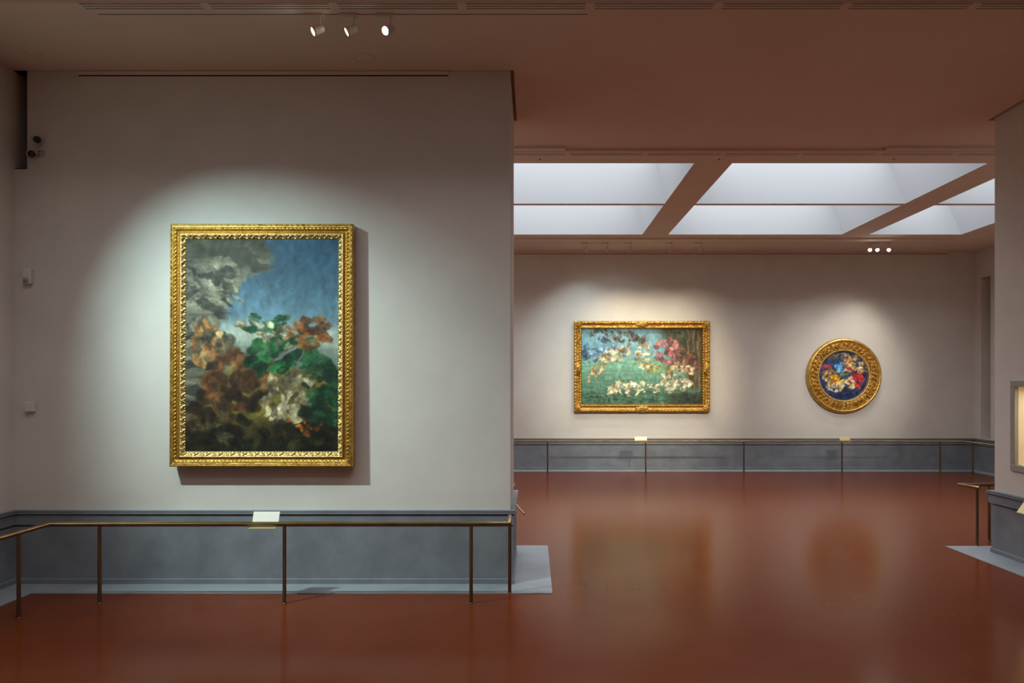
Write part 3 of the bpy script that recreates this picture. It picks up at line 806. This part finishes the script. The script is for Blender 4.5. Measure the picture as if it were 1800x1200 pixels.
t = thing('junction_box', 'square white junction box on the near wall below the motion sensor', 'box', (x, Y1, z))
m = MB(); m.bbox(-0.046, 0.046, -0.035, 0.0, -0.046, 0.046, 0.004); m.build('housing', M['whiteplastic'], t)
m = MB(); m.bbox(-0.043, 0.043, -0.042, -0.036, -0.043, 0.043, 0.003); m.build('lid', M['whiteplastic'], t)

# ------------------------------------------------------------------ display case in the right partition
t = thing('display_case', 'lit cream display case set into the right-hand wall, cut by the picture edge', 'display case', (XP, (NY0+NY1)/2, NZ0))
hy = (NY1-NY0)/2; hz = NZ1-NZ0
m = MB()
fw = 0.062
for (a, c, d, e) in ((-hy-fw, hy+fw, -fw, 0.012), (-hy-fw, hy+fw, hz-0.012, hz+fw)):
    m.bbox(-0.022, 0.02, a, c, d, e, 0.004)
for (a, c) in ((-hy-fw, -hy+0.012), (hy-0.012, hy+fw)):
    m.bbox(-0.0215, 0.02, a, c, 0.012, hz-0.012, 0.004)
m.build('frame', M['caseframe'], t)
m = MB(); g = 0.004
m.box(ND, ND+0.01, -hy+g, hy-g, g, hz-g); m.box(0.021, ND, hy-0.012, hy-g, g, hz-g); m.box(0.021, ND, -hy+g, -hy+0.012, g, hz-g)
m.box(0.021, ND, -hy+0.012, hy-0.012, g, 0.012); m.box(0.021, ND, -hy+0.012, hy-0.012, hz-0.012, hz-g)
m.build('lining', M['cream'], t)
m = MB(); m.box(0.006, 0.010, -hy+0.013, hy-0.013, 0.013, hz-0.013); m.build('glass_pane', M['glass'], t)
m = MB(); m.lathe([(0.030, 0.0), (0.030, -0.012), (0.024, -0.014)], 20, c=(0.22, hy-0.17, hz-0.013)); lp = m.build('lamp', M['whiteplastic'], t)
m = MB(); m.lathe([(0.024, -0.012), (0.0, -0.012)], 20, c=(0.22, hy-0.17, hz-0.013)); m.build('lens', emit('case_lens', (1.0, 0.86, 0.62, 1), 12), lp)

# thin pale strip laid on the floor behind the near wall
m = MB(); m.tube([(-0.30, 11.75, 0.010), (-0.24, 11.35, 0.010), (-0.185, 11.0, 0.010), (-0.125, 10.66, 0.010)], 0.009, 8)
o = m.build('strip', M['strip']); o['label'] = 'thin pale cord on the red floor behind the end of the near wall'; o['category'] = 'strip'

# ------------------------------------------------------------------ lights
def spot(name, loc, target, power, col, size_deg, blend=1.0, soft=0.03):
    l = bpy.data.lights.new(name, 'SPOT'); l.energy = power; l.color = col[:3]
    l.spot_size = math.radians(size_deg); l.spot_blend = blend; l.shadow_soft_size = soft
    o = bpy.data.objects.new(name, l); COL.objects.link(o)
    o.location = loc
    o.rotation_euler = (Vector(target)-Vector(loc)).to_track_quat('-Z', 'Y').to_euler()
    return o
# two lamps just left of the picture light the tall painting
spot('track_or_fill_light', (-4.45, 4.30, 4.80), (-2.32, Y1, 1.68), 770, (0.64, 0.95, 1.0), 62, 1.0, 0.012)
spot('track_or_fill_light', (-4.25, 4.30, 4.80), (-2.30, Y1, 1.40), 330, (0.90, 1.0, 0.96), 52, 1.0, 0.012)
# the three lit heads look back into the near room
for px in (553, 612, 677):
    spot('track_or_fill_light', ((px-936)/F*YT-0.03, YT-0.10, CEIL-0.20), (-5.0, 3.2, 1.8), 60, (1.0, 0.95, 0.88), 60)
# far wall
zf = CEIL-0.20
def far_spot(x, tx, tz, p, c, sz, bl=1.0): spot('track_or_fill_light', (x, YF+0.06, zf), (tx, Y2, tz), p, c, sz, bl, 0.03)
CW, WW = (0.80, 0.95, 1.0), (1.0, 0.86, 0.62)
far_spot(FARX[0], 1.15, 1.8, 55, CW, 100)
far_spot(FARX[1], 1.7, 1.5, 45, WW, 86)
far_spot(FARX[2], 2.2, 1.4, 100, WW, 90)
far_spot(FARX[3], 2.9, 1.4, 75, WW, 90)
far_spot(FARX[4], 3.8, 1.6, 50, (1.0, 0.9, 0.75), 90)
far_spot(7.55, 7.1, 1.7, 75, (0.95, 0.98, 1.0), 66)
far_spot(7.95, 7.15, 1.6, 55, WW, 66)
# unseen fill lights added near the far skylight to even out the far wall
spot('track_or_fill_light', (-0.9, 9.15, CEIL-0.2), (1.75, Y2, 2.2), 1050, (0.78, 0.95, 1.0), 36, 1.0, 0.10)
spot('track_or_fill_light', (5.0, 9.15, CEIL-0.2), (2.75, Y2, 1.8), 1300, (1.0, 0.88, 0.62), 35, 1.0, 0.10)
spot('track_or_fill_light', (7.3, 9.15, CEIL-0.2), (7.05, Y2, 2.15), 850, (1.0, 0.97, 0.92), 32, 1.0, 0.10)
# lamp inside the display case
l = bpy.data.lights.new('case_lamp', 'AREA'); l.energy = 6.2; l.color = (1.0, 0.90, 0.70); l.size = 0.25; l.size_y = 1.0; l.shape = 'RECTANGLE'
o = bpy.data.objects.new('case_lamp', l); COL.objects.link(o); o.location = (XP+0.21, (NY0+NY1)/2, NZ1-0.03)

# ------------------------------------------------------------------ world, camera, view
w = bpy.data.worlds.new('world'); sc.world = w; w.use_nodes = True
w.node_tree.nodes['Background'].inputs['Color'].default_value = (0.5, 0.6, 0.75, 1)
w.node_tree.nodes['Background'].inputs['Strength'].default_value = 0.0

cd = bpy.data.cameras.new('camera'); cam = bpy.data.objects.new('camera', cd); COL.objects.link(cam)
cam.location = (0, 0, CAM_Z); cam.rotation_euler = (PI/2, 0, 0)
cd.sensor_width = 36; cd.lens = F/1800*36
cd.shift_x = -36/1800; cd.shift_y = 77/1800
cd.clip_start = 0.05
sc.camera = cam

sc.view_settings.view_transform = 'Standard'; sc.view_settings.look = 'None'
sc.view_settings.gamma = 1; sc.view_settings.use_curve_mapping = False
sc.view_settings.exposure = 0.0
sc.cycles.max_bounces = 12; sc.cycles.diffuse_bounces = 8; sc.cycles.glossy_bounces = 4
sc.cycles.use_denoising = True
sc.cycles.caustics_reflective = False; sc.cycles.caustics_refractive = False
sc.cycles.sample_clamp_indirect = 6.0
